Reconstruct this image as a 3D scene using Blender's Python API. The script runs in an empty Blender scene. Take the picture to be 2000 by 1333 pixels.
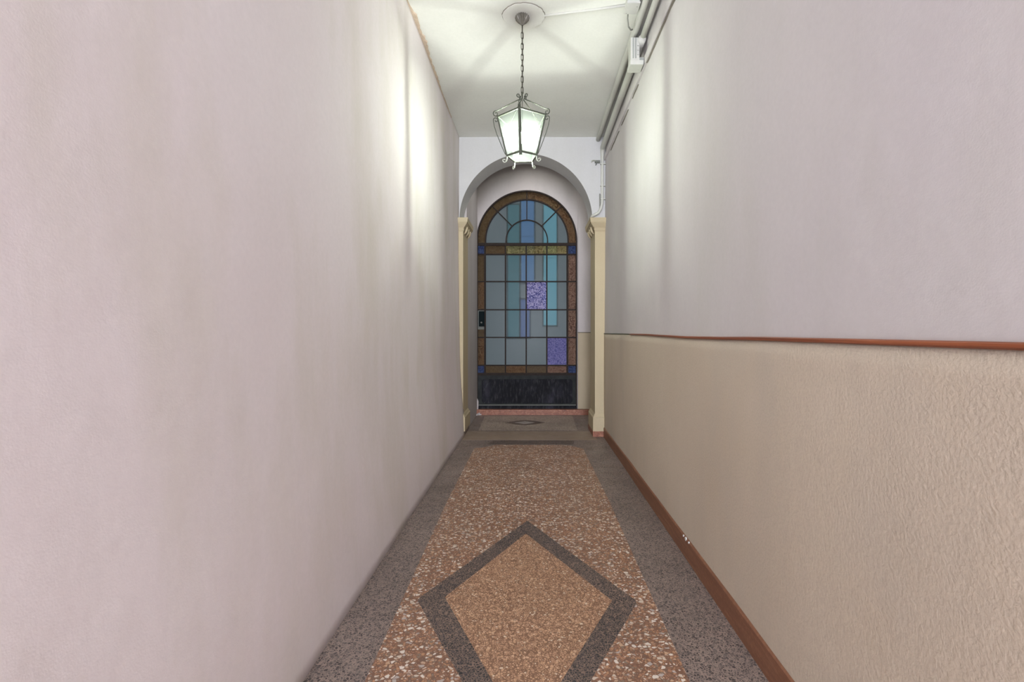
import bpy, bmesh, math, random
from mathutils import Vector, Matrix, noise

# ---------------------------------------------------------------- camera, world, lights
S = bpy.context.scene
C = S.collection
F, CX, CY, H = 920.0, 1040.0, 648.0, 1.10        # focal length in px, vanishing point, eye height
def P(px, py, y): return Vector(((px-CX)*y/F, y, H-(py-CY)*y/F))
def FL(px, py):                                   # point of the floor seen at a pixel
    y = H*F/(py-CY); return ((px-CX)*y/F, y)

cam_d = bpy.data.cameras.new('camera'); cam = bpy.data.objects.new('camera', cam_d); C.objects.link(cam)
cam.location = (0, 0, H); cam.rotation_euler = (math.pi/2, 0, 0)
cam_d.sensor_width = 36; cam_d.lens = F/2000*36
cam_d.shift_x = -(CX-1000)/2000; cam_d.shift_y = -(666.5-CY)/2000
cam_d.clip_start = .02
S.camera = cam
S.view_settings.view_transform = 'Standard'; S.view_settings.look = 'None'
S.view_settings.gamma = 1; S.view_settings.use_curve_mapping = False
S.view_settings.exposure = 0.05

w = bpy.data.worlds.new('world'); S.world = w; w.use_nodes = True
w.node_tree.nodes['Background'].inputs[0].default_value = (.38, .385, .43, 1)
w.node_tree.nodes['Background'].inputs[1].default_value = .68

def area(name, loc, rot, sx, sy, energy, col):
    d = bpy.data.lights.new(name, 'AREA'); d.shape = 'RECTANGLE'; d.size = sx; d.size_y = sy
    d.energy = energy; d.color = col
    o = bpy.data.objects.new(name, d); o.location = loc; o.rotation_euler = rot; C.objects.link(o); return o
# unseen daylight fill added at the passage's open end, behind the camera
area('rear_daylight_fill', (0, -5.0, 1.6), (math.radians(90), 0, 0), 1.45, 2.9, 485, (.955, .985, 1.12))
# fill light added near the ceiling behind the camera, without a fitting
area('rear_fill_light', (0, -1.0, 3.0), (0, 0, 0), .7, .7, 1.0, (.97, .985, 1.12))
# unseen fill light added above the arch to brighten the vestibule
area('vestibule_fill_light', (0, 5.75, 3.6), (0, 0, 0), .3, .3, 6.0, (1.0, .99, .95)).data.spread = math.radians(110)
LAMP_POWER = 24.5

# ---------------------------------------------------------------- helpers
def lin(c):
    return tuple(((v/255)/12.92 if v/255 <= .04045 else ((v/255+.055)/1.055)**2.4) for v in c)+(1,)
def new_obj(name, me, mat, parent=None, smooth=False):
    o = bpy.data.objects.new(name, me); C.objects.link(o)
    if mat is not None: me.materials.append(mat)
    if parent is not None: o.parent = parent
    if smooth:
        for p in me.polygons: p.use_smooth = True
    return o
def from_bm(name, bm, mat, parent=None, smooth=False, normals=True):
    if normals: bmesh.ops.recalc_face_normals(bm, faces=bm.faces)
    me = bpy.data.meshes.new(name); bm.to_mesh(me); bm.free()
    return new_obj(name, me, mat, parent, smooth)
def struct(o): o['kind'] = 'structure'; return o
def tag(o, label, cat, group=None):
    o['label'] = label; o['category'] = cat
    if group: o['group'] = group
    return o
def lab(o, l): o['label'] = l; return o
def empty(name, loc):
    o = bpy.data.objects.new(name, None); o.location = loc; o.empty_display_size = .1; C.objects.link(o); return o
def b_box(bm, x0, x1, y0, y1, z0, z1, bev=0):
    r = bmesh.ops.create_cube(bm, size=1)
    for v in r['verts']:
        v.co = Vector((x0+(v.co.x+.5)*(x1-x0), y0+(v.co.y+.5)*(y1-y0), z0+(v.co.z+.5)*(z1-z0)))
    if bev:
        es = {e for v in r['verts'] for e in v.link_edges}
        bmesh.ops.bevel(bm, geom=list(es), offset=bev, segments=2, affect='EDGES', profile=.6)
def box(name, x0, x1, y0, y1, z0, z1, mat, parent=None, bev=0):
    bm = bmesh.new(); b_box(bm, x0, x1, y0, y1, z0, z1, bev); return from_bm(name, bm, mat, parent)
def b_prism(bm, poly, axis, a, b):
    """poly: 2-D outline extruded along an axis ('z': xy outline, 'y': xz outline, 'x': yz outline)"""
    def co(p, t):
        return {'z': (p[0], p[1], t), 'y': (p[0], t, p[1]), 'x': (t, p[0], p[1])}[axis]
    v0 = [bm.verts.new(co(p, a)) for p in poly]; v1 = [bm.verts.new(co(p, b)) for p in poly]
    bm.faces.new(v0); bm.faces.new(v1[::-1])
    n = len(poly)
    for i in range(n): bm.faces.new((v0[i], v0[(i+1) % n], v1[(i+1) % n], v1[i]))
def prism(name, poly, axis, a, b, mat, parent=None, smooth=False):
    bm = bmesh.new(); b_prism(bm, poly, axis, a, b); return from_bm(name, bm, mat, parent, smooth)
def b_tube(bm, pts, r, n=8, closed=False, flat=1.0):
    pts = [Vector(p) for p in pts]; rings = []; N = len(pts)
    ref = None
    for i, p in enumerate(pts):
        if closed: t = pts[(i+1) % N]-pts[(i-1) % N]
        else: t = pts[min(i+1, N-1)]-pts[max(i-1, 0)]
        t.normalize()
        if ref is None:
            ref = Vector((0, 0, 1)) if abs(t.z) < .9 else Vector((1, 0, 0))
        u = ref-t*ref.dot(t); u.normalize(); ref = u; v = t.cross(u)
        rr = r[i] if isinstance(r, (list, tuple)) else r
        rings.append([bm.verts.new(p+(u*math.cos(2*math.pi*k/n)*flat+v*math.sin(2*math.pi*k/n))*rr) for k in range(n)])
    M = N if closed else N-1
    for i in range(M):
        a, b = rings[i], rings[(i+1) % N]
        for k in range(n): bm.faces.new((a[k], a[(k+1) % n], b[(k+1) % n], b[k]))
    if not closed: bm.faces.new(rings[0][::-1]); bm.faces.new(rings[-1])
def tube(name, pts, r, mat, parent=None, n=8, closed=False, flat=1.0):
    bm = bmesh.new(); b_tube(bm, pts, r, n, closed, flat); return from_bm(name, bm, mat, parent, True)
def b_lathe(bm, prof, n=24, c=(0, 0, 0), flute=0):
    rings = []
    for r, z in prof:
        ring = []
        for k in range(n):
            rr = r*(1-(flute if k % 2 else 0)); a = 2*math.pi*k/n
            ring.append(bm.verts.new((c[0]+rr*math.cos(a), c[1]+rr*math.sin(a), c[2]+z)))
        rings.append(ring)
    for a, b in zip(rings, rings[1:]):
        for k in range(n): bm.faces.new((a[k], a[(k+1) % n], b[(k+1) % n], b[k]))
    bm.faces.new(rings[0]); bm.faces.new(rings[-1][::-1])
def lathe(name, prof, mat, parent=None, n=24, c=(0, 0, 0), flute=0):
    bm = bmesh.new(); b_lathe(bm, prof, n, c, flute); return from_bm(name, bm, mat, parent, not flute)
def arc(cx, cz, r, a0, a1, n):
    return [(cx+r*math.cos(math.radians(a0+(a1-a0)*i/n)), cz+r*math.sin(math.radians(a0+(a1-a0)*i/n))) for i in range(n+1)]

# ---------------------------------------------------------------- node helpers
class NT:
    def __init__(s, name):
        s.m = bpy.data.materials.new(name); s.m.use_nodes = True; s.t = s.m.node_tree
        s.b = s.t.nodes['Principled BSDF']; s.out = s.t.nodes['Material Output']
        s.tc = s.n('ShaderNodeTexCoord').outputs['Object']
    def n(s, k, **kw):
        x = s.t.nodes.new(k)
        for a, v in kw.items(): setattr(x, a, v)
        return x
    def l(s, a, b): s.t.links.new(a, b)
    def put(s, sock, v):
        if hasattr(v, 'is_output'): s.l(v, sock)
        else: sock.default_value = v
    def mapv(s, scale, vec=None):
        m = s.n('ShaderNodeMapping'); s.l(vec or s.tc, m.inputs[0]); m.inputs['Scale'].default_value = scale; return m.outputs[0]
    def noise(s, scale, detail=3, rough=.5, vec=None, dist=0):
        x = s.n('ShaderNodeTexNoise'); s.l(vec or s.tc, x.inputs['Vector'])
        x.inputs['Scale'].default_value = scale; x.inputs['Detail'].default_value = detail
        x.inputs['Roughness'].default_value = rough; x.inputs['Distortion'].default_value = dist; return x
    def vor(s, scale, feature='F1', vec=None, rnd=1):
        x = s.n('ShaderNodeTexVoronoi', feature=feature); s.l(vec or s.tc, x.inputs['Vector'])
        x.inputs['Scale'].default_value = scale; x.inputs['Randomness'].default_value = rnd; return x
    def ramp(s, fac, stops, interp='LINEAR'):
        r = s.n('ShaderNodeValToRGB'); s.l(fac, r.inputs[0]); e = r.color_ramp; e.interpolation = interp
        while len(e.elements) < len(stops): e.elements.new(.5)
        for el, (p, c) in zip(e.elements, stops): el.position = p; el.color = c if len(c) == 4 else lin(c)
        return r.outputs[0]
    def mix(s, fac, a, b, blend='MIX'):
        x = s.n('ShaderNodeMix', data_type='RGBA', blend_type=blend); s.put(x.inputs[0], fac); s.put(x.inputs[6], a); s.put(x.inputs[7], b)
        return x.outputs[2]
    def math(s, op, a, b=0):
        x = s.n('ShaderNodeMath', operation=op); s.put(x.inputs[0], a); s.put(x.inputs[1], b); return x.outputs[0]
    def bump(s, h, strength, dist, nrm=None):
        x = s.n('ShaderNodeBump'); s.l(h, x.inputs['Height']); x.inputs['Strength'].default_value = strength
        x.inputs['Distance'].default_value = dist
        if nrm: s.l(nrm, x.inputs['Normal'])
        s.l(x.outputs[0], s.b.inputs['Normal']); return x.outputs[0]
    def fin(s, col, rough, spec=.3, metal=0):
        s.put(s.b.inputs['Base Color'], col); s.put(s.b.inputs['Roughness'], rough)
        s.b.inputs['Specular IOR Level'].default_value = spec; s.b.inputs['Metallic'].default_value = metal; return s.m
W1 = (1, 1, 1, 1); B1 = (0, 0, 0, 1)
def g(v): return (v, v, v, 1)

def plaster(name, base, alt, alt2, fine=.12, bscale=260, patch=1.3, big=.16, streak=.5):
    t = NT(name)
    n1 = t.noise(patch, 4, .55, t.mapv((1, 1, .55))); n2 = t.noise(patch*2.3, 5, .6, t.mapv((1, 1, .3)))
    c = t.mix(t.ramp(n1.outputs[0], [(.38, B1), (.66, W1)]), lin(base), lin(alt))
    c = t.mix(t.ramp(n2.outputs[0], [(.46, B1), (.72, g(streak))]), c, lin(alt2))
    n4 = t.noise(55, 4, .7)
    c = t.mix(1, c, t.ramp(n4.outputs[0], [(.3, g(.955)), (.7, W1)]), 'MULTIPLY')
    h = t.noise(bscale, 3, .6).outputs[0]
    b = t.bump(t.noise(9, 4, .5).outputs[0], big, .012)
    t.bump(h, fine, .002, b)
    return t.fin(c, .8, .2)
PINK = plaster('pink_tinted_plaster', (226, 216, 216), (230, 222, 222), (212, 204, 194), patch=1.1, streak=.8)
WHITE = plaster('white_wall_paint', (209, 204, 203), (204, 199, 199), (199, 196, 190), fine=.14, streak=.5)
CEIL = plaster('ceiling_paint', (228, 228, 222), (224, 224, 217), (217, 217, 210), fine=.2, bscale=120)
ARCHP = plaster('arch_paint', (202, 201, 200), (198, 197, 197), (193, 192, 188), fine=.2)
VESTP = plaster('vestibule_paint', (196, 190, 188), (188, 180, 178), (170, 166, 162), fine=.25)
CREAM = plaster('cream_pilaster_paint', (194, 180, 150), (188, 172, 142), (178, 168, 142), fine=.15, big=.15)
BEIGE = plaster('smooth_beige_paint', (186, 172, 148), (180, 166, 142), (172, 160, 138), fine=.2)
PIPEP = plaster('painted_conduit', (205, 205, 197), (198, 198, 190), (190, 190, 182), fine=.1, big=.1)

def stucco():
    t = NT('rough_beige_stucco')
    n1 = t.noise(1.6, 4, .6, t.mapv((1, 1, .6))); n2 = t.noise(3.2, 5, .6, t.mapv((1, 1, .4)))
    c = t.mix(t.ramp(n1.outputs[0], [(.35, B1), (.68, W1)]), lin((204, 191, 173)), lin((198, 184, 164)))
    c = t.mix(t.ramp(n2.outputs[0], [(.5, B1), (.75, g(.55))]), c, lin((190, 180, 166)))
    gr = t.noise(130, 2, .55, dist=.15)
    c = t.mix(1, c, t.ramp(gr.outputs[0], [(.3, g(.93)), (.6, W1)]), 'MULTIPLY')
    b = t.bump(t.noise(9, 3, .5).outputs[0], .09, .012)
    t.bump(gr.outputs[0], .34, .0035, b)
    return t.fin(c, .85, .2)
STUCCO = stucco()

def terrazzo(name, scale, chips, matrix, edge, big=None, dirt=(.8, 1), rough=.42, warp=.012):
    t = NT(name)
    nz = t.noise(38, 2, .5)
    sub = t.n('ShaderNodeVectorMath', operation='SUBTRACT'); t.l(nz.outputs['Color'], sub.inputs[0]); sub.inputs[1].default_value = (.5, .5, .5)
    sc = t.n('ShaderNodeVectorMath', operation='SCALE'); t.l(sub.outputs[0], sc.inputs[0]); sc.inputs['Scale'].default_value = warp
    ad = t.n('ShaderNodeVectorMath', operation='ADD'); t.l(t.tc, ad.inputs[0]); t.l(sc.outputs[0], ad.inputs[1]); v = ad.outputs[0]
    v = t.mapv((1, 1, 0), v)
    v1 = t.vor(scale, 'F1', v); e1 = t.vor(scale, 'DISTANCE_TO_EDGE', v)
    sep = t.n('ShaderNodeSeparateColor'); t.l(v1.outputs['Color'], sep.inputs[0])
    c = t.ramp(sep.outputs[0], chips, 'CONSTANT')
    thr = t.math('MULTIPLY', sep.outputs[1], edge*1.6)
    m = t.ramp(t.math('SUBTRACT', e1.outputs['Distance'], thr), [(0, B1), (.05, W1)])
    c = t.mix(m, lin(matrix), c)
    if big:
        bs, share, cols, bedge = big
        v2m = t.mapv((1, 1.25, 1), v)
        v2 = t.vor(bs, 'F1', v2m); e2 = t.vor(bs, 'DISTANCE_TO_EDGE', v2m)
        s2 = t.n('ShaderNodeSeparateColor'); t.l(v2.outputs['Color'], s2.inputs[0])
        c2 = t.ramp(s2.outputs[1], cols, 'CONSTANT')
        thr2 = t.math('ADD', t.math('MULTIPLY', s2.outputs[2], bedge), .06)
        m2 = t.ramp(t.math('SUBTRACT', e2.outputs['Distance'], thr2), [(0, B1), (.02, W1)])
        pick = t.math('LESS_THAN', s2.outputs[0], share)
        c = t.mix(t.math('MULTIPLY', m2, pick), c, c2)
    d = t.noise(2.2, 5, .6)
    c = t.mix(1, c, t.ramp(d.outputs[0], [(.3, g(dirt[0])), (.65, g(dirt[1]))]), 'MULTIPLY')
    t.bump(e1.outputs['Distance'], .12, .002)
    r = t.ramp(t.noise(5, 4, .6).outputs[0], [(.3, g(rough-.08)), (.7, g(rough+.15))])
    return t.fin(c, r, .35)
T_PANEL = terrazzo('brown_cream_terrazzo', 105, [(0, (150, 112, 90)), (.22, (172, 128, 100)), (.42, (140, 122, 106)), (.58, (186, 142, 108)), (.76, (196, 164, 138)), (.9, (126, 100, 86))],
    (128, 94, 76), .10, (62, .52, [(0, (226, 214, 200)), (.45, (208, 192, 174)), (.75, (184, 172, 164)), (.9, (200, 166, 136))], .22), dirt=(.86, 1))
T_FIELD = terrazzo('salmon_terrazzo', 120, [(0, (190, 150, 120)), (.3, (204, 164, 130)), (.6, (180, 140, 110)), (.8, (212, 176, 144)), (.94, (218, 196, 170))], (132, 98, 76), .13, dirt=(.88, 1))
T_BAND = terrazzo('charcoal_terrazzo', 115, [(0, (58, 55, 55)), (.35, (70, 64, 64)), (.7, (48, 46, 48)), (.9, (84, 76, 74))], (140, 118, 104), .07, dirt=(.85, 1))
T_BORDER = terrazzo('grey_brown_terrazzo', 115, [(0, (88, 80, 78)), (.35, (108, 98, 94)), (.65, (70, 64, 62)), (.85, (128, 116, 108))], (150, 132, 122), .09, dirt=(.8, 1.05))
T_SLAB = terrazzo('brown_threshold_stone', 260, [(0, (150, 132, 114)), (.5, (158, 140, 124)), (.8, (142, 126, 112))], (146, 126, 110), .05, dirt=(.8, 1))
T_VEST = terrazzo('vestibule_terrazzo', 95, [(0, (186, 170, 156)), (.3, (160, 142, 128)), (.6, (204, 188, 172)), (.8, (134, 120, 110))], (150, 134, 122), .10, dirt=(.75, 1))
T_PALE = terrazzo('pale_terrazzo', 160, [(0, (176, 168, 162)), (.5, (164, 154, 148))], (150, 140, 134), .06)

def marble():
    t = NT('red_marble')
    n = t.noise(22, 6, .65, dist=1.2); n2 = t.noise(90, 3, .6)
    c = t.ramp(n.outputs[0], [(.3, (112, 66, 50)), (.5, (142, 86, 62)), (.68, (168, 116, 90))])
    c = t.mix(t.ramp(n2.outputs[0], [(.56, B1), (.7, g(.5))]), c, lin((190, 160, 140)))
    return t.fin(c, .4, .4)
MARBLE = marble()
def basewood():
    t = NT('red_brown_skirting')
    n = t.noise(14, 5, .6, t.mapv((1, .35, 5)), .6); n2 = t.noise(70, 3, .6)
    c = t.ramp(n.outputs[0], [(.3, (124, 84, 62)), (.55, (142, 98, 72)), (.75, (160, 116, 88))])
    c = t.mix(t.ramp(n2.outputs[0], [(.4, g(.4)), (.7, B1)]), c, lin((104, 68, 54)))
    return t.fin(c, .45, .35)
SKIRT = basewood()
def railwood():
    t = NT('varnished_rail_wood')
    n = t.noise(20, 5, .6, t.mapv((1, .12, 10)), .5)
    return t.fin(t.ramp(n.outputs[0], [(.3, (108, 58, 36)), (.55, (142, 78, 48)), (.75, (170, 102, 66))]), .35, .4)
RAIL = railwood()
def simple(name, c, r=.6, spec=.3, metal=0, var=.12, scale=30):
    t = NT(name); n = t.noise(scale, 4, .6)
    return t.fin(t.mix(1, lin(c), t.ramp(n.outputs[0], [(.3, g(1-var)), (.7, W1)]), 'MULTIPLY'), r, spec, metal)
DARKLINE = simple('shadow_gap_and_dark_line', (84, 84, 66))  # shade of the gap past the rail as colour; also the pier's dark line
CRACK = simple('grey_crack_line', (138, 132, 122), .9, .1)  # flat grey of the crack lines
PEEL = simple('peeled_plaster', (208, 188, 168), .9, .1, var=.2, scale=40)
METAL = simple('aged_grey_green_iron', (84, 88, 76), .6, .3, .1, .25, 60)
PALEM = simple('silver_painted_iron', (186, 190, 176), .4, .5, .3, .2, 80)
BRONZE = simple('dark_bronze', (88, 84, 74), .5, .5, .5, .3, 90)
ROSE = simple('grey_bronze', (116, 112, 102), .5, .4, .3, .25, 90)
RIM = simple('dusty_black_rim', (58, 60, 60), .8, .1, 0, .4, 12)
IRON = simple('black_brown_iron', (54, 46, 42), .75, .15, 0, .3, 40)
BOXP = simple('white_plastic', (196, 196, 190), .5, .3, 0, .06)
GREYP = simple('grey_plastic', (156, 160, 154), .5, .3, 0, .06)
WIRE = simple('grey_cable', (140, 140, 132), .6, .3)
LOCKM = simple('black_lock_case', (18, 28, 30), .8, .1)
STEEL = simple('dull_steel_plate', (120, 122, 116), .75, .2, .1)
def kick():
    t = NT('dusty_black_kick_plate')
    n = t.noise(5, 5, .6, t.mapv((1, 1, .5))); n2 = t.noise(40, 4, .7, t.mapv((1, 1, .25)))
    c = t.ramp(n.outputs[0], [(.3, (24, 24, 27)), (.55, (34, 34, 39)), (.75, (58, 57, 66))])
    c = t.mix(t.ramp(n2.outputs[0], [(.5, B1), (.8, g(.35))]), c, lin((110, 110, 112)))
    return t.fin(c, .8, .12)
KICK = kick()

def glass(name, dcol, tcol, dshare, rough, bscale, bstr, pattern=None, kind='noise', gloss=.002):
    """textured pane: scattering surface + blurred see-through + a little gloss"""
    t = NT(name); N = t.t.nodes
    N.remove(t.b)
    bp = t.n('ShaderNodeBump'); bp.inputs['Strength'].default_value = bstr; bp.inputs['Distance'].default_value = .004
    if kind == 'noise': h = t.noise(bscale, 3, .6, dist=.8).outputs[0]
    else: h = t.vor(bscale, 'SMOOTH_F1').outputs['Distance']
    t.l(h, bp.inputs['Height'])
    col = lin(dcol); tc = lin(tcol)
    if pattern:
        p = t.ramp(h, [(pattern[0], lin(pattern[2])), (pattern[1], lin(dcol))]); col = p  # on hammered panes, relief flecks and glints are put into the colour
        tc = t.mix(1, p, lin(tcol), 'MIX') if False else lin(tcol)
    d = t.n('ShaderNodeBsdfDiffuse'); t.put(d.inputs['Color'], col); t.l(bp.outputs[0], d.inputs['Normal'])
    r = t.n('ShaderNodeBsdfRefraction'); t.put(r.inputs['Color'], tc); r.inputs['Roughness'].default_value = rough; r.inputs['IOR'].default_value = 1.06
    t.l(bp.outputs[0], r.inputs['Normal'])
    gl = t.n('ShaderNodeBsdfGlossy'); gl.inputs['Roughness'].default_value = .18; t.l(bp.outputs[0], gl.inputs['Normal']); gl.inputs['Color'].default_value = (.9, .9, .9, 1)
    m1 = t.n('ShaderNodeMixShader'); m1.inputs[0].default_value = dshare; t.l(r.outputs[0], m1.inputs[1]); t.l(d.outputs[0], m1.inputs[2])
    m2 = t.n('ShaderNodeMixShader'); m2.inputs[0].default_value = gloss; t.l(m1.outputs[0], m2.inputs[1]); t.l(gl.outputs[0], m2.inputs[2])
    t.l(m2.outputs[0], t.out.inputs['Surface'])
    return t.m
G_CLEAR = glass('frosted_clear_glass', (108, 114, 116), (215, 226, 226), .26, .42, 60, .12)
G_BROWN = glass('hammered_amber_brown_glass', (136, 112, 84), (186, 150, 118), .5, .3, 62, .9, (.40, .56, (64, 44, 30)))
G_DBROWN = glass('smooth_brown_glass', (114, 98, 74), (146, 122, 98), .55, .3, 50, .35, (.38, .60, (88, 70, 48)))
G_PINKB = glass('pinkish_brown_hammered_glass', (164, 136, 118), (196, 166, 146), .55, .3, 70, 1.0, (.42, .56, (74, 46, 38)))  # pale flecks in the colour stand in for lantern glints
G_GOLD = glass('hammered_golden_glass', (176, 164, 120), (205, 192, 145), .5, .3, 64, 1.0, (.42, .56, (70, 60, 38)))  # bright flecks in the colour imitate glints from the lantern
G_BLUE = glass('cobalt_blue_glass', (92, 108, 150), (80, 102, 160), .6, .3, 70, .8, (.42, .6, (40, 50, 82)))
G_FLORAL = glass('floral_patterned_violet_glass', (196, 188, 220), (190, 190, 235), .6, .25, 62, .9, (.44, .53, (64, 72, 140)), 'noise')
G_VIOLET = glass('speckled_violet_glass', (150, 146, 190), (170, 168, 225), .55, .25, 75, .8, (.42, .56, (98, 98, 150)))

def lantern_glass():
    t = NT('milky_lantern_glass'); t.t.nodes.remove(t.b)
    tr = t.n('ShaderNodeBsdfTransparent'); tr.inputs[0].default_value = (.95, 1, .94, 1)
    n = t.noise(16, 3, .5, t.mapv((1, 1, .1)))
    tl = t.n('ShaderNodeBsdfTranslucent'); t.l(t.ramp(n.outputs[0], [(.3, (.034, .038, .034, 1)), (.7, (.048, .053, .048, 1))]), tl.inputs[0])
    m = t.n('ShaderNodeMixShader'); m.inputs[0].default_value = .46
    t.l(tr.outputs[0], m.inputs[1]); t.l(tl.outputs[0], m.inputs[2]); t.l(m.outputs[0], t.out.inputs['Surface'])
    return t.m
LGLASS = lantern_glass()
def emit(name, col, s):
    t = NT(name); t.t.nodes.remove(t.b); e = t.n('ShaderNodeEmission'); e.inputs[0].default_value = col; e.inputs[1].default_value = s
    t.l(e.outputs[0], t.out.inputs['Surface']); return t.m

# ---------------------------------------------------------------- structure
YA, YB = 4.96, 5.27          # arch wall front and back
YD = 6.30                    # plane of the glazed door
ZC = 3.15                    # ceiling
ZV = 3.75                    # higher ceiling of the vestibule
Y0 = -5.0                    # street end, behind the camera

def wall_grid(name, xf, y0, y1, z0, z1, ny, nz, mat, amp, seed, sgn):
    bm = bmesh.new(); rows = []
    for j in range(nz+1):
        z = z0+(z1-z0)*j/nz; row = []
        for i in range(ny+1):
            y = y0+(y1-y0)*i/ny
            d = noise.noise(Vector((seed, y*.9, z*.55)))*amp+noise.noise(Vector((seed+7, y*3.1, z*1.7)))*amp*.3
            row.append(bm.verts.new((xf(y, z)+d*sgn, y, z)))
        rows.append(row)
    for j in range(nz):
        for i in range(ny): bm.faces.new((rows[j][i], rows[j][i+1], rows[j+1][i+1], rows[j+1][i]))
    geom = bmesh.ops.extrude_face_region(bm, geom=list(bm.faces))
    for v in [e for e in geom['geom'] if isinstance(e, bmesh.types.BMVert)]: v.co.x += sgn*.15
    return from_bm(name, bm, mat, None, True)
def xl(y, z):
    t = min(z/.9, 1); t = t*t*(3-2*t)
    return -.722-.036*t-.018*z/3.15
def xr(y, z): return .757+.012*z/3.15
wl = struct(wall_grid('wall_left', xl, Y0, YA+.02, -.02, ZC+.02, 110, 46, PINK, .008, 3.1, -1))
wr = struct(wall_grid('wall_right', xr, Y0, YA+.05, -.02, ZC+.02, 110, 46, WHITE, .007, 9.4, 1))
for o in (wl, wr):
    for p in o.data.polygons: p.use_smooth = abs(p.normal.x) > .7

# ceiling, one slab over passage and vestibule
bm = bmesh.new(); nx, ny = 14, 90; rows = []
for j in range(ny+1):
    y = Y0+(YA+.06-Y0)*j/ny
    rows.append([bm.verts.new((-.95+1.95*i/nx, y, ZC+noise.noise(Vector((i*.35, y*1.2, 4)))*.006)) for i in range(nx+1)])
for j in range(ny):
    for i in range(nx): bm.faces.new((rows[j][i], rows[j][i+1], rows[j+1][i+1], rows[j+1][i]))
ge = bmesh.ops.extrude_face_region(bm, geom=list(bm.faces))
for v in [e for e in ge['geom'] if isinstance(e, bmesh.types.BMVert)]: v.co.z += .12
ceiling = struct(from_bm('ceiling', bm, CEIL))

struct(box('ceiling_vestibule', -.97, .97, YB-.3, 6.75, ZV, ZV+.1, CEIL))

# floor: dark border terrazzo slab with flush inlays
floor = struct(box('floor', -1.0, 1.0, Y0, 6.75, -.12, 0, T_BORDER))
def inlay(name, poly, mat, h, label):
    return lab(prism(name, poly, 'z', -.01, h, mat, floor), label)
panel = [(-.526, -.6), (.494, -.6), (.494, 1.5), (.497, 3.05), (.476, 4.42), (.43, 4.46), (.37, 4.53), (.29, 4.56), (-.362, 4.567), (-.40, 4.52), (-.47, 4.46), (-.548, 4.44), (-.553, 3.05), (-.526, 1.477)]
inlay('terrazzo_panel', panel, T_PANEL, .0008, 'brown terrazzo centre panel with large cream chips')
inlay('diamond_border', [(-.030, 2.735), (-.463, 1.95), (-.470, 1.925), (-.02, 1.12), (.4213, 1.905), (.42, 1.925)], T_BAND, .0014, 'charcoal terrazzo band of the large diamond')
inlay('diamond_field', [(-.036, 2.559), (-.362, 1.946), (-.02, 1.27), (.3245, 1.921)], T_FIELD, .0020, 'salmon terrazzo inside the large diamond')
inlay('end_band', [(-.44, 4.58), (.40, 4.58), (.42, 4.75), (-.40, 4.75)], T_BAND, .0008, 'dark terrazzo strip closing the centre panel')
inlay('threshold_slab', [(-.715, 4.77), (.66, 4.77), (.64, 5.19), (-.72, 5.19)], T_SLAB, .0010, 'plain brown threshold slab under the arch')
inlay('vestibule_panel', [(-.60, 5.24), (.50, 5.24), (.52, 6.12), (-.62, 6.12)], T_VEST, .0008, 'worn terrazzo panel in front of the door')
inlay('small_diamond_border', [(-.34, 5.68), (-.2, 5.57), (-.095, 5.52), (.03, 5.57), (.155, 5.68), (.03, 5.79), (-.095, 5.84), (-.2, 5.79)], T_BAND, .0014, 'dark edge of the small diamond')
inlay('small_diamond_field', [(-.215, 5.68), (-.095, 5.59), (.03, 5.68), (-.095, 5.77)], T_PALE, .0020, 'pale centre of the small diamond')

# wainscot, rail, skirting on the right
wz = 1.075
wains = wall_grid('wainscot', lambda y, z: xr(y, z)-.006, Y0, YA, 0.0, wz-.0, 110, 20, STUCCO, .007, 9.4, 1)
wains.parent = wr; lab(wains, 'rough beige stucco below the wooden rail')
for p in wains.data.polygons: p.use_smooth = abs(p.normal.x) > .7
def rail_z(y):
    ks = [(-2.6, -.023), (.7, -.0228), (1.5, -.0235), (2.0, -.0275), (2.3, -.0287), (2.7, -.025), (3.16, -.0206), (3.7, -.0205), (4.95, -.0215)]
    for (a, za), (b, zb) in zip(ks, ks[1:]):
        if y <= b: t = (y-a)/(b-a); t = t*t*(3-2*t); return H+za+(zb-za)*t
    return H+ks[-1][1]
def rail(name, y0, y1, n, half, dep, mat, label):
    bm = bmesh.new(); rings = []
    for i in range(n+1):
        y = y0+(y1-y0)*i/n; z = rail_z(y); x = xr(y, z)-.006
        d = noise.noise(Vector((9.4, y*.9, z*.55)))*.007+noise.noise(Vector((16.4, y*3.1, z*1.7)))*.0021; x += d
        hh = half*(.75+.25*min(1, max(0, (3.4-y)/1.6)))
        prof = [(.012, -hh), (-dep*.6, -hh), (-dep, -hh*.5), (-dep, hh*.5), (-dep*.6, hh), (.012, hh)]
        rings.append([bm.verts.new((x+a, y, z+b)) for a, b in prof])
    for a, b in zip(rings, rings[1:]):
        for k in range(6): bm.faces.new((a[k], a[(k+1) % 6], b[(k+1) % 6], b[k]))
    bm.faces.new(rings[0]); bm.faces.new(rings[-1][::-1])
    o = struct(from_bm(name, bm, mat)); o['label'] = label; return o
rail('trim_1', Y0, 3.62, 140, .0062, .008, RAIL, 'thin wavy red-brown wooden rail along the right wall')
rail('trim_2', 3.62, YA-.01, 40, .0045, .003, DARKLINE, 'dark greenish strip painted for the shadow gap near the arch')  # shadow gap beyond the wood, put in as a dark strip

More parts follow.
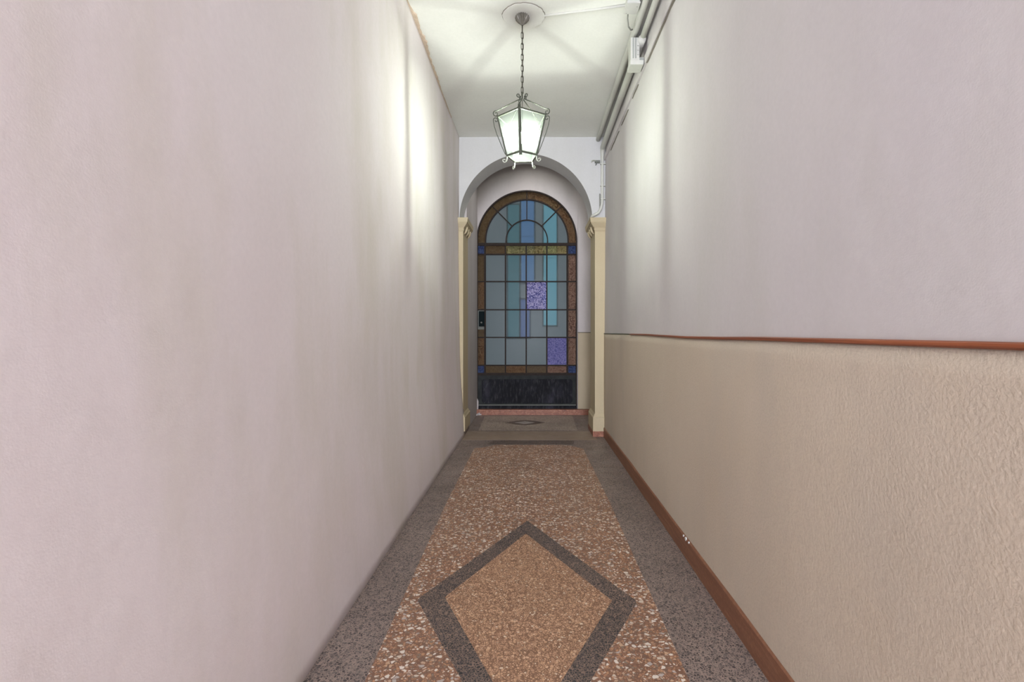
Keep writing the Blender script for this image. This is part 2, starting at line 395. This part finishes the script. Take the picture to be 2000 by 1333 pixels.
def skirting():
    bm = bmesh.new(); n = 60
    rings = []
    for i in range(n+1):
        y = Y0+(YA-.05-Y0)*i/n; wob = noise.noise(Vector((1, y*2, 0)))*.0015
        prof = [(.790, 0), (.742+wob, 0), (.742+wob, .094), (.747+wob, .099+wob), (.790, .099+wob)]
        rings.append([bm.verts.new((a, y, b)) for a, b in prof])
    for a, b in zip(rings, rings[1:]):
        for k in range(5): bm.faces.new((a[k], a[(k+1) % 5], b[(k+1) % 5], b[k]))
    bm.faces.new(rings[0]); bm.faces.new(rings[-1][::-1])
    return struct(from_bm('baseboard_right', bm, SKIRT))
bs = skirting()
# chipped paint where the skirting has been knocked
for k, (py, r) in enumerate(((1052, .010), (1046, .006), (1060, .005))):
    y = 1.1*920/(py-648+.09*920/1.1*0+0)*.91
    random.seed(k)
    poly = [(y+math.cos(a)*r*random.uniform(.5, 1.2), .097+math.sin(a)*r*random.uniform(.5, 1.3)) for a in [i*math.pi/4 for i in range(8)]]
    lab(prism('paint_chip', poly, 'x', .739, .745, BOXP, bs), 'white chipped spot on the skirting edge')

# --- arch wall
AX, AZ, AR = -.07, 2.275, .70
out = [(-.95, 0), (-.95, ZC+.02), (.95, ZC+.02), (.95, 0)]
inner = [(.66, 0), (.66, AZ-.10), (AX+AR, AZ)]+arc(AX, AZ, AR, 0, 180, 48)[1:]+[(-.80, AZ), (-.80, 0)]
def arch_wall(name, outer_l, outer_r, top, x_in_l, x_in_r, cx, cz, r, y0, y1, mat, zb=0, n=48):
    """wall pierced by a round-headed opening, as quads between the opening and the outline"""
    bm = bmesh.new(); pts_i = [(x_in_r, zb), (x_in_r, cz)]+arc(cx, cz, r, 0, 180, n)+[(x_in_l, cz), (x_in_l, zb)]
    pts_o = []
    for k, (x, z) in enumerate(pts_i):
        if k < 2: pts_o.append((outer_r, z))
        elif k >= len(pts_i)-2: pts_o.append((outer_l, z))
        else:
            a = math.pi*(k-2)/n; dx, dz = math.cos(a), math.sin(a)
            tx = ((outer_r if dx > 0 else outer_l)-cx)/dx if abs(dx) > 1e-6 else 1e9
            tz = (top-cz)/dz if dz > 1e-6 else 1e9
            t = min(tx, tz); pts_o.append((cx+dx*t, cz+dz*t))
    # put the outline's corners in
    f0 = []; f1 = []
    def V(p, y): return bm.verts.new((p[0], y, p[1]))
    I0 = [V(p, y0) for p in pts_i]; O0 = [V(p, y0) for p in pts_o]; I1 = [V(p, y1) for p in pts_i]; O1 = [V(p, y1) for p in pts_o]
    m = len(pts_i)
    for k in range(m-1):
        bm.faces.new((I0[k], I0[k+1], O0[k+1], O0[k])); bm.faces.new((I1[k], O1[k], O1[k+1], I1[k+1]))
        bm.faces.new((I0[k], I1[k], I1[k+1], I0[k+1]))
        a, b = pts_o[k], pts_o[k+1]
        if abs(a[0]-b[0]) > 1e-5 and abs(a[1]-b[1]) > 1e-5:      # the outline turns a corner here
            c = (outer_r if a[0] > cx else outer_l, top)
            bm.faces.new((O0[k], O0[k+1], V(c, y0))); bm.faces.new((O1[k], V(c, y1), O1[k+1]))
    bmesh.ops.remove_doubles(bm, verts=bm.verts, dist=1e-5)
    bmesh.ops.dissolve_degenerate(bm, edges=bm.edges, dist=1e-5)
    o = from_bm(name, bm, mat)
    return o
aw = struct(arch_wall('wall_arch', -.95, .95, ZV+.01, -.77, .63+.04, AX, AZ, AR, YA, YB, ARCHP))

def mould(name, prof, x_in, x_out, y0, y1, mat, parent, sgn):
    """capital or base: stacked slabs; prof = (z0, z1, projection)"""
    bm = bmesh.new()
    for z0, z1, pr, pr2 in prof:
        # frustum from projection pr at z0 to pr2 at z1
        vs = []
        for z, p in ((z0, pr), (z1, pr2)):
            xi = x_in-sgn*p
            a, b = (xi, x_out) if sgn > 0 else (x_out, xi)
            vs.append([bm.verts.new(q) for q in ((a, y0-p, z), (b, y0-p, z), (b, y1+p, z), (a, y1+p, z))])
        lo, hi = vs
        bm.faces.new(lo); bm.faces.new(hi[::-1])
        for k in range(4): bm.faces.new((lo[k], lo[(k+1) % 4], hi[(k+1) % 4], hi[k]))
    return from_bm(name, bm, mat, parent)
CAP = [(2.180, 2.192, .004, .010), (2.150, 2.160, .002, .006), (2.164, 2.180, .006, .010), (2.192, 2.200, .012, .018), (2.200, 2.232, .020, .046), (2.232, 2.240, .044, .044), (2.240, 2.286, .050, .056)]
BAS = [(.055, .20, .022, .022), (.20, .212, .024, .014), (.212, .226, .014, .010), (.226, .24, .008, .001)]
XR_IN, XL_IN = .655, -.728
for sgn, xin, xo in ((1, XR_IN, .80), (-1, XL_IN, -.82)):
    a, b = (xin, xo) if sgn > 0 else (xo, xin)
    side = 'right' if sgn > 0 else 'left'
    pil = struct(box('trim_3' if sgn > 0 else 'trim_4', a, b, YA-.015, YB+.04, .05, 2.20, CREAM, None, .003))
    pil['label'] = 'cream pilaster carrying the %s foot of the arch' % side
    mould('capital', CAP, xin, xo, YA-.015, YB+.04, CREAM, pil, sgn)
    mould('pilaster_base', BAS, xin, xo, YA-.015, YB+.04, CREAM, pil, sgn)
    p = .024
    aa, bb = (xin-p, .80) if sgn > 0 else (-.82, xin+.01)
    lab(box('marble_foot', aa, bb, YA-.015-(p if sgn > 0 else -.002), YB+.07, 0, .056, MARBLE if sgn > 0 else T_BORDER, pil), 'red marble foot under the pilaster' if sgn > 0 else 'dark stone foot under the pilaster')
    # carved leaf corners on the capital's inner face
    for k in range(3):
        yy = YA+.02+k*.12; xx = xin-sgn*.03
        bm = bmesh.new(); b_tube(bm, [(xx+sgn*.02, yy, 2.13), (xx, yy, 2.165), (xx-sgn*.008, yy, 2.205)], [.006, .014, .008], 6)
        from_bm('carved_leaf', bm, CREAM, pil, True)

# --- vestibule walls
vl = struct(box('wall_vestibule_left', -.95, -.735, YB-.01, 6.7, -.02, ZV+.02, VESTP))
vr = struct(box('wall_vestibule_right', .83, .95, YB, 6.7, -.02, ZV+.02, VESTP))
DX, DR = -.0753, .6710                              # door centre, half width
DZ = H+(CY-471)*YD/F                                # springing of the door's head
wb = struct(arch_wall('wall_back', -.95, .95, ZV+.02, DX-DR, DX+DR, DX, DZ, DR, YD-.02, YD+.22, VESTP, 0.0))
pier = box('wall_pier', .604, .86, YD-.06, YD+.02, .074, ZV, VESTP, wb, .004); lab(pier, 'upright pier of grey paint right of the door')
pb = box('pier_wainscot', .602, .86, YD-.064, YD-.03, .074, 1.085, BEIGE, wb, .002); lab(pb, 'beige painted lower part of the pier')
pt = box('pier_rail', .601, .86, YD-.067, YD-.03, 1.083, 1.092, DARKLINE, wb, .001); lab(pt, 'thin dark line on the pier')
# stone step
step = struct(box('trim_5', -.76, .83, YD-.10, YD+.25, -.01, .070, MARBLE, None, .005)); step['label'] = 'red marble step under the glazed door'

# ragged plaster lip between door frame and left wall
random.seed(5)
bm = bmesh.new(); pts = []
N = 46
left = [(-.760, .07+(DZ-.07)*i/N) for i in range(N+1)]
right = [(DX-DR+.004+random.uniform(-.004, .007)+(.02 if i < 3 else 0), .07+(DZ-.07)*i/N) for i in range(N+1)]
b_prism(bm, left+right[::-1], 'y', YD-.055, YD-.01)
lab(from_bm('ragged_plaster_edge', bm, VESTP, vl), 'broken plaster edge against the door frame')
random.seed(8)
for k in range(5):
    x = -.735+k*.018
    poly = [(x+math.cos(a)*.02*random.uniform(.4, 1), YD-.12+k*.01+math.sin(a)*.02*random.uniform(.4, 1)) for a in [i*math.pi/3 for i in range(6)]]
    lab(prism('plaster_crumb', poly, 'z', .0, .015+.008*(k % 3), VESTP, step), 'crumbled plaster at the step corner')

# ---------------------------------------------------------------- glazed door
door = empty('door_1', (DX, YD, .07)); door['kind'] = 'structure'; door['label'] = 'arched glazed iron door with coloured textured panes'
def dpx(px, py):
    p = P(px, py, YD); return (p.x-DX, p.z-.07)
SC = YD/F
cz = DZ-.07
def dp(name, poly, y0, y1, mat, parent=None):
    return prism(name, poly, 'y', y0, y1, mat, parent or door)
def ring_poly(r0, r1, a0, a1, n): return arc(0, cz, r1, a0, a1, n)+arc(0, cz, r0, a1, a0, n)
R_OUT, R_IN2 = DR, DR-.018
frame_poly_n = 40
lab(dp('outer_frame', ring_poly(R_IN2, R_OUT, 0, 180, 48), -.03, .03, IRON), 'dark iron arch of the door frame')
for s in (-1, 1):
    a, b = sorted((s*R_IN2, s*R_OUT)); lab(dp('outer_frame', [(a, 0), (b, 0), (b, cz), (a, cz)], -.03, .03, IRON), 'dark iron upright of the door frame')
rA, rB = 80.5*SC, 40.5*SC
hb = .0085
dp('arched_glazing_bar', ring_poly(rA-hb, rA+hb, 0, 180, 48), -.018, .018, IRON)
dp('arched_glazing_bar', ring_poly(rB-hb*.8, rB+hb*.8, 0, 180, 36), -.018, .018, IRON)
for a in (45, 90, 135):
    c, s = math.cos(math.radians(a)), math.sin(math.radians(a)); q = hb*.75
    dp('spoke_bar', [(c*rB-s*-q, cz+s*rB+c*-q), (c*R_IN2-s*-q, cz+s*R_IN2+c*-q), (c*R_IN2-s*q, cz+s*R_IN2+c*q), (c*rB-s*q, cz+s*rB+c*q)], -.016, .016, IRON)
HY = [478, 497.5, 550.5, 605.5, 659.5, 714, 731]
HW = [.019, .009, .008, .008, .008, .008, .016]
zs = [dpx(0, y)[1] for y in HY]
VX = [947.5, 987.3, 1027.8, 1068, 1108]
xs = [dpx(x, 0)[0] for x in VX]
for z, hw in zip(zs, HW):
    dp('glazing_bar', [(-R_IN2, z-hw), (R_IN2, z-hw), (R_IN2, z+hw), (-R_IN2, z+hw)], -.022 if hw > .012 else -.015, .015, IRON)
for i, x in enumerate(xs):
    hw = .0115 if i in (0, 4) else .0085
    dp('glazing_bar', [(x-hw, zs[-1]), (x+hw, zs[-1]), (x+hw, zs[0]), (x-hw, zs[0])], -.019, .017, IRON)
def pane(poly, mat, label=None):
    o = dp('pane', poly, -.004, .002, mat)
    if label: lab(o, label)
    return o
# fanlight panes; the lowest ones reach down to the transom bar
def fan(r0, r1, a0):
    o, i = arc(0, cz, r1, a0, a0+45, 12), arc(0, cz, r0, a0+45, a0, 12)
    if a0 == 0: return o+i+[(r0, zs[0]), (r1, zs[0])]
    if a0 == 135: return o+[(-r1, zs[0]), (-r0, zs[0])]+i
    return o+i
for q_ in (-rA, rA, -rB, rB): dp('glazing_bar', [(q_-.008, zs[0]), (q_+.008, zs[0]), (q_+.008, cz), (q_-.008, cz)], -.018, .018, IRON)
e = 2.0
for a0 in (0, 45, 90, 135):
    pane(fan(rA, R_IN2, a0), G_BROWN if a0 < 60 else G_DBROWN, 'brown textured pane in the arched border')
    pane(fan(rB, rA, a0), G_CLEAR, 'frosted pane of the fan')
pane(arc(0, cz, rB, 0, 180, 30)+[(-rB, zs[0]), (rB, zs[0])], G_CLEAR, 'frosted half-round pane in the middle of the fan')
cols = [-R_IN2]+xs+[R_IN2]
for r in range(6):
    zt, zb_ = zs[r], zs[r+1]
    for c in range(6):
        x0, x1 = cols[c], cols[c+1]
        if r in (0, 5):
            m = G_BLUE if c in (0, 5) else ((G_GOLD if c > 1 else G_DBROWN) if r == 0 else (G_DBROWN if c == 1 else G_BROWN if c == 2 else G_DBROWN if c == 3 else G_PINKB))
            l = 'small blue corner pane' if c in (0, 5) else ('hammered golden pane' if r == 0 else 'small brown pane in the lowest row')
        elif c == 0: m = G_BROWN if r in (2, 4) else G_DBROWN; l = 'brown textured side pane'
        elif c == 5: m = G_PINKB; l = 'pinkish brown hammered side pane'
        elif (r, c) == (2, 3): m = G_FLORAL; l = 'violet pane with small floral pattern'
        elif (r, c) == (4, 4): m = G_VIOLET; l = 'speckled violet pane'
        else: m = G_CLEAR; l = 'frosted pane'
        pane([(x0, zb_), (x1, zb_), (x1, zt), (x0, zt)], m, l)
# kick plate
kz1 = zs[-1]-.01; 
kp = dp('kick_plate', [(-R_IN2, .03), (R_IN2, .03), (R_IN2, kz1), (-R_IN2, kz1)], -.004, .012, KICK); lab(kp, 'dusty black metal kick plate')
bm = bmesh.new()
def rrect(x0, x1, z0, z1, r, n=5):
    p = []
    for cx_, cz_, a in ((x1-r, z1-r, 0), (x0+r, z1-r, 90), (x0+r, z0+r, 180), (x1-r, z0+r, 270)): p += arc(cx_, cz_, r, a, a+90, n)
    return p
x0, z0 = dpx(941, 788); x1, z1 = dpx(1118, 741)
I = rrect(x0, x1, z0, z1, .04); O = [(-R_IN2 if p[0] < (x0+x1)/2 else R_IN2, kz1 if p[1] > (z0+z1)/2 else .03) for p in I]
n = len(I)
for yy, fl in ((-.016, 1),):
    vi = [bm.verts.new((p[0], yy, p[1])) for p in I]; vb = [bm.verts.new((p[0], -.004, p[1])) for p in I]
    vo = [bm.verts.new((p[0], yy, p[1])) for p in O]
    for k in range(n):
        k2 = (k+1) % n
        bm.faces.new((vi[k], vi[k2], vb[k2], vb[k]))
        if (vo[k].co-vo[k2].co).length > 1e-6: bm.faces.new((vi[k], vo[k], vo[k2], vi[k2]))
        else: bm.faces.new((vi[k], vo[k], vi[k2]))
bmesh.ops.remove_doubles(bm, verts=bm.verts, dist=1e-5)
from_bm('kick_plate_rim', bm, RIM, kp)
lab(dp('bottom_rail', [(-R_OUT, .0), (R_OUT, .0), (R_OUT, .040), (-R_OUT, .040)], -.035, .02, KICK), 'dusty bottom rail of the door')
lab(dp('bottom_ledge', [(-R_OUT, .044), (R_OUT, .044), (R_OUT, .056), (-R_OUT, .056)], -.028, .0, STEEL), 'worn pale ledge above the bottom rail')
# lock
a = dpx(932.5, 644); b = dpx(946, 607)
lp = dp('lock_plate', [(a[0], a[1]), (b[0], a[1]), (b[0], b[1]), (a[0], b[1])], -.018, -.008, STEEL)
a = dpx(936, 638); b = dpx(946.5, 608.5)
bm = bmesh.new(); b_box(bm, a[0], b[0], -.055, -.014, a[1], b[1], .005); lk = from_bm('lock', bm, LOCKM, door); lab(lk, 'black rim lock on the left stile')
bm = bmesh.new(); b_tube(bm, [((a[0]+b[0])/2, -.055, a[1]+.05), ((a[0]+b[0])/2, -.072, a[1]+.05)], .012, 12); from_bm('key_cylinder', bm, STEEL, lk, True)

# ---------------------------------------------------------------- glowing strips added behind the door for its blue daylight streaks
def far_strip(name, x0, x1, z0, z1, y, col, s, label):
    root = empty(name, ((x0+x1)/2, y, z0)); root['kind'] = 'structure'; root['label'] = label
    w_, h_ = (x1-x0)/2, z1-z0
    box('glow_frame', -w_-.02, w_+.02, .012, .04, -.02, h_+.02, GREYP, root)
    m = emit(name+'_daylight', col, s)
    k = max(1, round(h_/.8))
    for i in range(k): box('glow_pane', -w_, w_, 0, .01, h_*i/k+.004, h_*(i+1)/k-.004, m, root)
YW = 6.75
def wpx(name, px0, px1, py0, py1, col, s, label):
    a = P(px0, py1, YW); b = P(px1, py0, YW); far_strip(name, a.x, b.x, a.z, b.z, YW, col, s, label)
wpx('glow_strip_1', 1062, 1087, 372, 636, (.24, .56, .72, 1), 1.0, 'tall pale blue glowing strip added behind the door glass')
wpx('glow_strip_2', 1018, 1043, 372, 552, (.18, .36, .74, 1), .8, 'blue glowing strip added behind the fan and upper panes')
wpx('glow_strip_3', 992, 1014, 400, 660, (.18, .45, .55, 1), .55, 'dim teal glowing strip added behind the left of the door')
wpx('glow_strip_4', 1017, 1034, 585, 660, (.20, .28, .66, 1), .7, 'low blue glowing strip added behind the third row of panes')

# ---------------------------------------------------------------- ceiling rose plate, cracks, peeling strip
LX, LY = -.066, 3.05
random.seed(2)
poly = []
for i in range(48):
    a = 2*math.pi*i/48; r = .136+random.uniform(-.003, .003)
    poly.append((-.058+r*math.cos(a), 3.052+r*math.sin(a)*.9))
lab(prism('plaster_disc', poly, 'z', ZC-.009, ZC+.01, CEIL, ceiling), 'round plaster disc around the lantern hook')
bm = bmesh.new(); ring = [(x*1.0, y, ZC-.004) for x, y in poly]
b_tube(bm, ring, .0035, 5, True); lab(from_bm('disc_crack', bm, CRACK, ceiling, True), 'grey hairline crack around the plaster disc')
def strip(name, pts, wdt, mat, parent, label, z=ZC-.003):
    random.seed(len(pts)); L = []; R = []
    for i, (x, y) in enumerate(pts):
        w_ = wdt*random.uniform(.3, 1); L.append((x-w_, y)); R.append((x+w_, y))
    o = prism(name, L+R[::-1], 'z', z-.002, z+.01, mat, parent); return lab(o, label)
# peeling plaster along the ceiling's left edge
random.seed(12)
outer = []; inner_ = []
ys = [2.85+i*.028 for i in range(60)]
for y in ys:
    base = xl(y, ZC)
    env = .005+.03*max(0, 1-abs(y-3.32)/.32)+.02*max(0, 1-abs(y-3.05)/.14)+.016*max(0, 1-abs(y-3.75)/.25)
    outer.append((base-.03, y)); inner_.append((base+env*random.uniform(.55, 1.1), y))
lab(prism('peeled_plaster_edge', outer+inner_[::-1], 'z', ZC-.010, ZC+.01, PEEL, ceiling), 'peeling beige plaster along the left ceiling edge')
# cracks along the top of the right wall
def wall_crack(y0, y1, z0, n, wd):
    random.seed(int(y0*100)); a = []; b = []
    for i in range(n+1):
        y = y0+(y1-y0)*i/n; z = z0+noise.noise(Vector((y*9, 2, z0)))*.008; w_ = wd*(math.sin(math.pi*i/n)*.8+.2)*random.uniform(.5, 1.2)
        a.append((y, z-w_)); b.append((y, z+w_))
    o = prism('crack', a+b[::-1], 'x', .7595, .775, CRACK, wr); lab(o, 'dark hairline crack under the conduits')
for q in ((1.9, 3.15, 2.895, 26, .004), (3.4, 3.6, 2.885, 8, .002), (3.75, 4.05, 2.87, 8, .0015), (4.15, 4.6, 2.87, 12, .002)): wall_crack(*q)
box('conduit_ledge', .752, .80, Y0, YA, 2.90, 2.955, WHITE, wr, .004)['label'] = 'painted plaster ledge under the conduits'

# ---------------------------------------------------------------- conduits
def wob(pts, amp, seed):
    return [Vector(p)+Vector((noise.noise(Vector((seed, p[1]*2, 1))), 0, noise.noise(Vector((seed+5, p[1]*2, 1)))))*amp for p in pts]
c1 = tube('ceiling_conduit', wob([(.690, Y0+ (YA-.005-Y0)*i/50, ZC-.029) for i in range(51)], .004, 1), .024, PIPEP, n=14)
tag(c1, 'thick painted conduit running along the ceiling edge, nearest the lantern', 'pipe')
pts = [(.732, 3.14+(4.90-3.14)*i/24, 3.055-.035*i/24) for i in range(25)]
pts += [(.734, 4.925, 3.01), (.7335, 4.942, 2.97)]
pts += [(.733, 4.946-0*i, 2.92-(2.92-2.50)*i/10) for i in range(11)]
pts += [(.730, 4.94, 2.44), (.715, 4.94, 2.385), (.690, 4.935, 2.345), (.655, 4.93, 2.325), (.632, 4.95, 2.315), (.618, 5.02, 2.31)]
rad = [.026]*25+[.024, .020]+[.015]*11+[.015]*6
c2 = tube('wall_conduit', pts, rad, PIPEP, n=12)
tag(c2, 'painted conduit along the right wall, dropping beside the arch to the capital', 'pipe')
for i, (z, w_) in enumerate(((2.86, .022), (2.63, .021), (2.49, .02))):
    bm = bmesh.new(); b_box(bm, .733-w_, .733+w_+.01, 4.928, YA, z-.004, z+.004, .001)
    from_bm('pipe_clip', bm, PIPEP, c2)
c3 = tube('upper_conduit', wob([(.738, Y0+(3.19-Y0)*i/40, 3.075) for i in range(41)], .004, 3), .019, PIPEP, n=12)
tag(c3, 'slimmer painted conduit ending at the junction box on the right', 'pipe')
pts = [(.708, 4.952, 2.55-(.17)*i/6) for i in range(7)]+[(.700, 4.948, 2.355), (.675, 4.945, 2.34), (.64, 4.94, 2.33), (.622, 4.99, 2.325)]
tag(tube('thin_cable', pts, .0055, WIRE, n=6), 'thin grey cable hugging the conduit beside the arch', 'cable')
# inner cable on the pier inside the vestibule
tag(tube('vestibule_cable', [(.605, YD-.064, 2.98), (.62, YD-.066, 2.96), (.70, YD-.066, 2.90), (.80, YD-.066, 2.86)], .006, WIRE, n=6), 'short sagging cable on the pier behind the arch', 'cable')
# surface cable from box to lantern
a0 = P(1062, 27, 1); za = ZC-.012
pA = (.078, 3.045, ZC-.007); pB = (.585, 2.945, ZC-.010)
tag(tube('ceiling_raceway', [pA, (.20, 3.02, ZC-.008), (.36, 2.99, ZC-.009), pB], .008, PIPEP, n=6), 'slim painted cable run crossing the ceiling to the lantern', 'cable')
# junction boxes
jb = tag(box('junction_box', .578, .652, 2.86, 2.955, ZC-.050, ZC-.001, BOXP, None, .003), 'square white junction box on the ceiling at the end of the cable run', 'junction box')
bm = bmesh.new(); b_box(bm, .574, .656, 2.856, 2.959, ZC-.056, ZC-.046, .002); from_bm('box_cover', bm, BOXP, jb)
for dx in (.588, .642):
    bm = bmesh.new(); b_tube(bm, [(dx, 2.95-.06*(dx > .6), ZC-.058), (dx, 2.95-.06*(dx > .6), ZC-.053)], .003, 8); from_bm('screw', bm, GREYP, jb)
tag(tube('hanging_wire', [(.602, 2.965, ZC-.03), (.606, 3.0, ZC-.055), (.622, 3.05, ZC-.075), (.645, 3.09, ZC-.07), (.66, 3.11, ZC-.055)], .005, WIRE, n=6), 'short grey wire drooping from the ceiling junction box', 'cable')
j2 = tag(box('trunking_box', .660, .718, 3.16, 3.25, 2.895, 3.075, PIPEP, None, .003), 'grey upright trunking box where the conduits meet on the right wall', 'junction box')
bm = bmesh.new(); b_box(bm, .656, .745, 3.157, 3.262, 2.892, 2.922, .003); from_bm('box_collar', bm, PIPEP, j2)
for dx in (.672, .690):
    bm = bmesh.new(); b_box(bm, dx, dx+.006, 3.152, 3.162, 2.935, 3.07, .001); from_bm('raised_rib', bm, GREYP, j2)
bm = bmesh.new(); b_box(bm, .715, .762, 3.175, 3.235, 2.91, 2.95, .002); from_bm('wall_bracket', bm, GREYP, j2)
for k in range(3):
    bm = bmesh.new(); b_tube(bm, [(.708, 3.153, 2.96+.03*k), (.708, 3.163, 2.96+.03*k)], .004, 8); from_bm('screw', bm, BOXP, j2)

# small bracket on the arch wall
hk = empty('wall_hook', (.665, YA, 2.885)); tag(hk, 'small steel bracket with a broken clamp on the wall above the arch, by the conduit', 'bracket')
bm = bmesh.new(); b_box(bm, -.01, .045, -.02, 0, -.014, .014, .003); from_bm('hook_plate', bm, STEEL, hk)
bm = bmesh.new(); b_tube(bm, [(0, -.015, .008), (-.025, -.025, .01), (-.042, -.03, .004), (-.046, -.032, -.010)], .0055, 8); from_bm('hook_arm', bm, PALEM, hk, True)
bm = bmesh.new(); b_tube(bm, [(.008, -.012, -.01), (.004, -.018, -.03), (-.004, -.02, -.036)], .005, 8); from_bm('hook_tail', bm, STEEL, hk, True)

# ---------------------------------------------------------------- lantern
lan = empty('hanging_lantern', (LX, LY, ZC)); tag(lan, 'five-sided wrought iron lantern with milky glass panes hanging on a chain from the ceiling', 'lantern')
Z = lambda z: z-ZC
ZT, ZBm, RT, RB = 2.475, 2.232, .163, .100
lathe('ceiling_rose', [(.006, -.066), (.012, -.060), (.020, -.052), (.034, -.040), (.045, -.026), (.047, -.016), (.044, -.008), (.030, -.0005)], ROSE, lan, 36, flute=.16)
ch = tube('chain_rod', [(0, 0, -.060), (0, 0, -.118)], .0042, BRONZE, lan); lab(ch, 'dark rod below the ceiling rose')
bm = bmesh.new()
L_, W_, r_ = .044, .015, .0021
pl = []
for i in range(20):
    a = 2*math.pi*i/20; c_, s_ = math.cos(a), math.sin(a)
    pl.append((W_/2*c_, 0, (L_/2-W_/2)*(1 if s_ >= 0 else -1)+W_/2*s_))
b_tube(bm, pl, r_, 6, True)
link0 = from_bm('chain_link', bm, BRONZE, ch, True)
z0_, z1_ = -.118, Z(2.622); nl = 12
for i in range(nl):
    o = link0 if i == 0 else link0.copy()
    if i: C.objects.link(o); o.parent = ch
    o.location = (0, 0, z0_-.014-(z0_-z1_-.02)*i/(nl-1)); o.rotation_euler = (0, 0, math.radians(90*(i % 2)+20))
tube('flex_cord', [(.002, .002, -.10), (.004, .0, -.3), (0, .003, Z(2.62)), (0, 0, Z(2.42))], .0022, BRONZE, lan, 6)
PH = math.radians(-90-5)                           # front vertex looks towards the camera
def vtx(k, r, z): a = PH+k*math.radians(72); return Vector((r*math.cos(a), r*math.sin(a), Z(z)))
def rad_pt(k, r, z): return vtx(k, r, z)
fr = empty('lantern_frame', (0, 0, 0)); fr.parent = lan
# rims
for zz, rr, nm in ((ZT, RT, 'top_rim'), (ZBm, RB, 'bottom_rim')):
    bm = bmesh.new()
    for k in range(5):
        a, b = vtx(k, rr, zz), vtx(k+1, rr, zz); d = (b-a).normalized(); n_ = Vector((d.y, -d.x, 0))
        q = [a+n_*.004+Vector((0, 0, -.005)), a+n_*.004+Vector((0, 0, .005)), a-n_*.004+Vector((0, 0, .005)), a-n_*.004+Vector((0, 0, -.005))]
        v0 = [bm.verts.new(p) for p in q]; v1 = [bm.verts.new(p+(b-a)) for p in q]
        bm.faces.new(v0); bm.faces.new(v1[::-1])
        for i in range(4): bm.faces.new((v0[i], v0[(i+1) % 4], v1[(i+1) % 4], v1[i]))
    from_bm(nm, bm, METAL, fr)
def spiral(c, r0, a0, turns, n, k, shrink=.35, sgn=1):
    """spiral in the radial plane of corner k; c=(r,z), angles in that plane"""
    out = []
    for i in range(n+1):
        t = i/n; a = a0+sgn*turns*2*math.pi*t; r = r0*(1-(1-shrink)*t)
        out.append((c[0]+r*math.cos(a), c[1]+r*math.sin(a)))
    return out
for k in range(5):
    # corner bar: flat angle iron following the glass edge
    a, b = vtx(k, RT+.003, ZT+(.030 if k == 0 else .010)), vtx(k, RB+.003, ZBm-(.030 if k == 0 else .006))
    if k == 0: a = vtx(0, RT+.006, ZT+.022); b = vtx(0, RB-.001, ZBm-.022)
    tdir = Vector((-math.sin(PH+k*math.radians(72)), math.cos(PH+k*math.radians(72)), 0)); rdir = vtx(k, 1, ZC); rdir.z = 0
    bm = bmesh.new(); hw = .0092 if k == 0 else .0075
    q = [tdir*hw-rdir*.004, tdir*hw*.3+rdir*.003, -tdir*hw*.3+rdir*.003, -tdir*hw-rdir*.004]
    v0 = [bm.verts.new(a+p) for p in q]; v1 = [bm.verts.new(b+p) for p in q]
    bm.faces.new(v0); bm.faces.new(v1[::-1])
    for i in range(4): bm.faces.new((v0[i], v0[(i+1) % 4], v1[(i+1) % 4], v1[i]))
    from_bm('corner_bar', bm, METAL, fr)
    # arm: apex scroll, straight run, corner scroll
    top = spiral((.026, 2.628), .013, math.radians(-120), .95, 16, k, .35, 1)[::-1]
    armp = top+[(.012, 2.606), (.03, 2.596), (.09, 2.560), (.150, 2.522)]
    armp += spiral((.172, 2.492), .020, math.radians(100), 1.15, 20, k, .35, -1)
    bm = bmesh.new(); b_tube(bm, [vtx(k, r, z) for r, z in armp], .0035, 6); from_bm('scroll_arm', bm, METAL if k else METAL, fr, True)
    # side scroll
    sp = spiral((.172, 2.452), .017, math.radians(10), .95, 18, k, .3, 1)[::-1]
    sp = sp+[(.188, 2.440), (.182, 2.41), (.165, 2.36), (.135, 2.29), (.112, 2.240), (.103, 2.236)]
    bm = bmesh.new(); b_tube(bm, [vtx(k, r, z) for r, z in sp], .0026, 6); from_bm('side_scroll', bm, METAL, fr, True)
    # foot curl
    ft = [(.100, 2.232), (.101, 2.212), (.104, 2.200)]+spiral((.118, 2.199), .014, math.radians(180), .95, 16, k, .35, 1)
    if k: bm = bmesh.new(); b_tube(bm, [vtx(k, r, z) for r, z in ft], .0042, 7); lab(from_bm('foot_curl', bm, PALEM, fr, True), 'pale painted curl under the lantern')
    # glass
    q = [vtx(k, RT-.006, ZT-.004), vtx(k+1, RT-.006, ZT-.004), vtx(k+1, RB-.004, ZBm+.004), vtx(k, RB-.004, ZBm+.004)]
    bm = bmesh.new(); bm.faces.new([bm.verts.new(p) for p in q])
    lab(from_bm('lantern_pane', bm, LGLASS, lan), 'milky glass side pane')
bm = bmesh.new(); bm.faces.new([bm.verts.new(vtx(k, RB-.004, ZBm+.002)) for k in range(5)])
lab(from_bm('bottom_pane', bm, LGLASS, lan), 'milky glass bottom pane')
# bulb and holder
BZ = 2.345
lathe('bulb_holder', [(.004, Z(2.452)), (.012, Z(2.448)), (.020, Z(2.434)), (.021, Z(2.424)), (.017, Z(2.420)), (.017, Z(2.392)), (.012, Z(2.388))], BRONZE, lan, 20)
# tuned emitter: an opal bulb
bulbm = emit('glowing_opal_bulb', (.93, 1.0, .92, 1), LAMP_POWER/(4*math.pi*.0165**2)/math.pi)
lathe('bulb', [(.002, Z(BZ-.025)), (.008, Z(BZ-.022)), (.0135, Z(BZ-.017)), (.0165, Z(BZ-.006)), (.0165, Z(BZ+.004)), (.014, Z(BZ+.016)), (.011, Z(BZ+.026)), (.011, Z(BZ+.046))], bulbm, lan, 20)
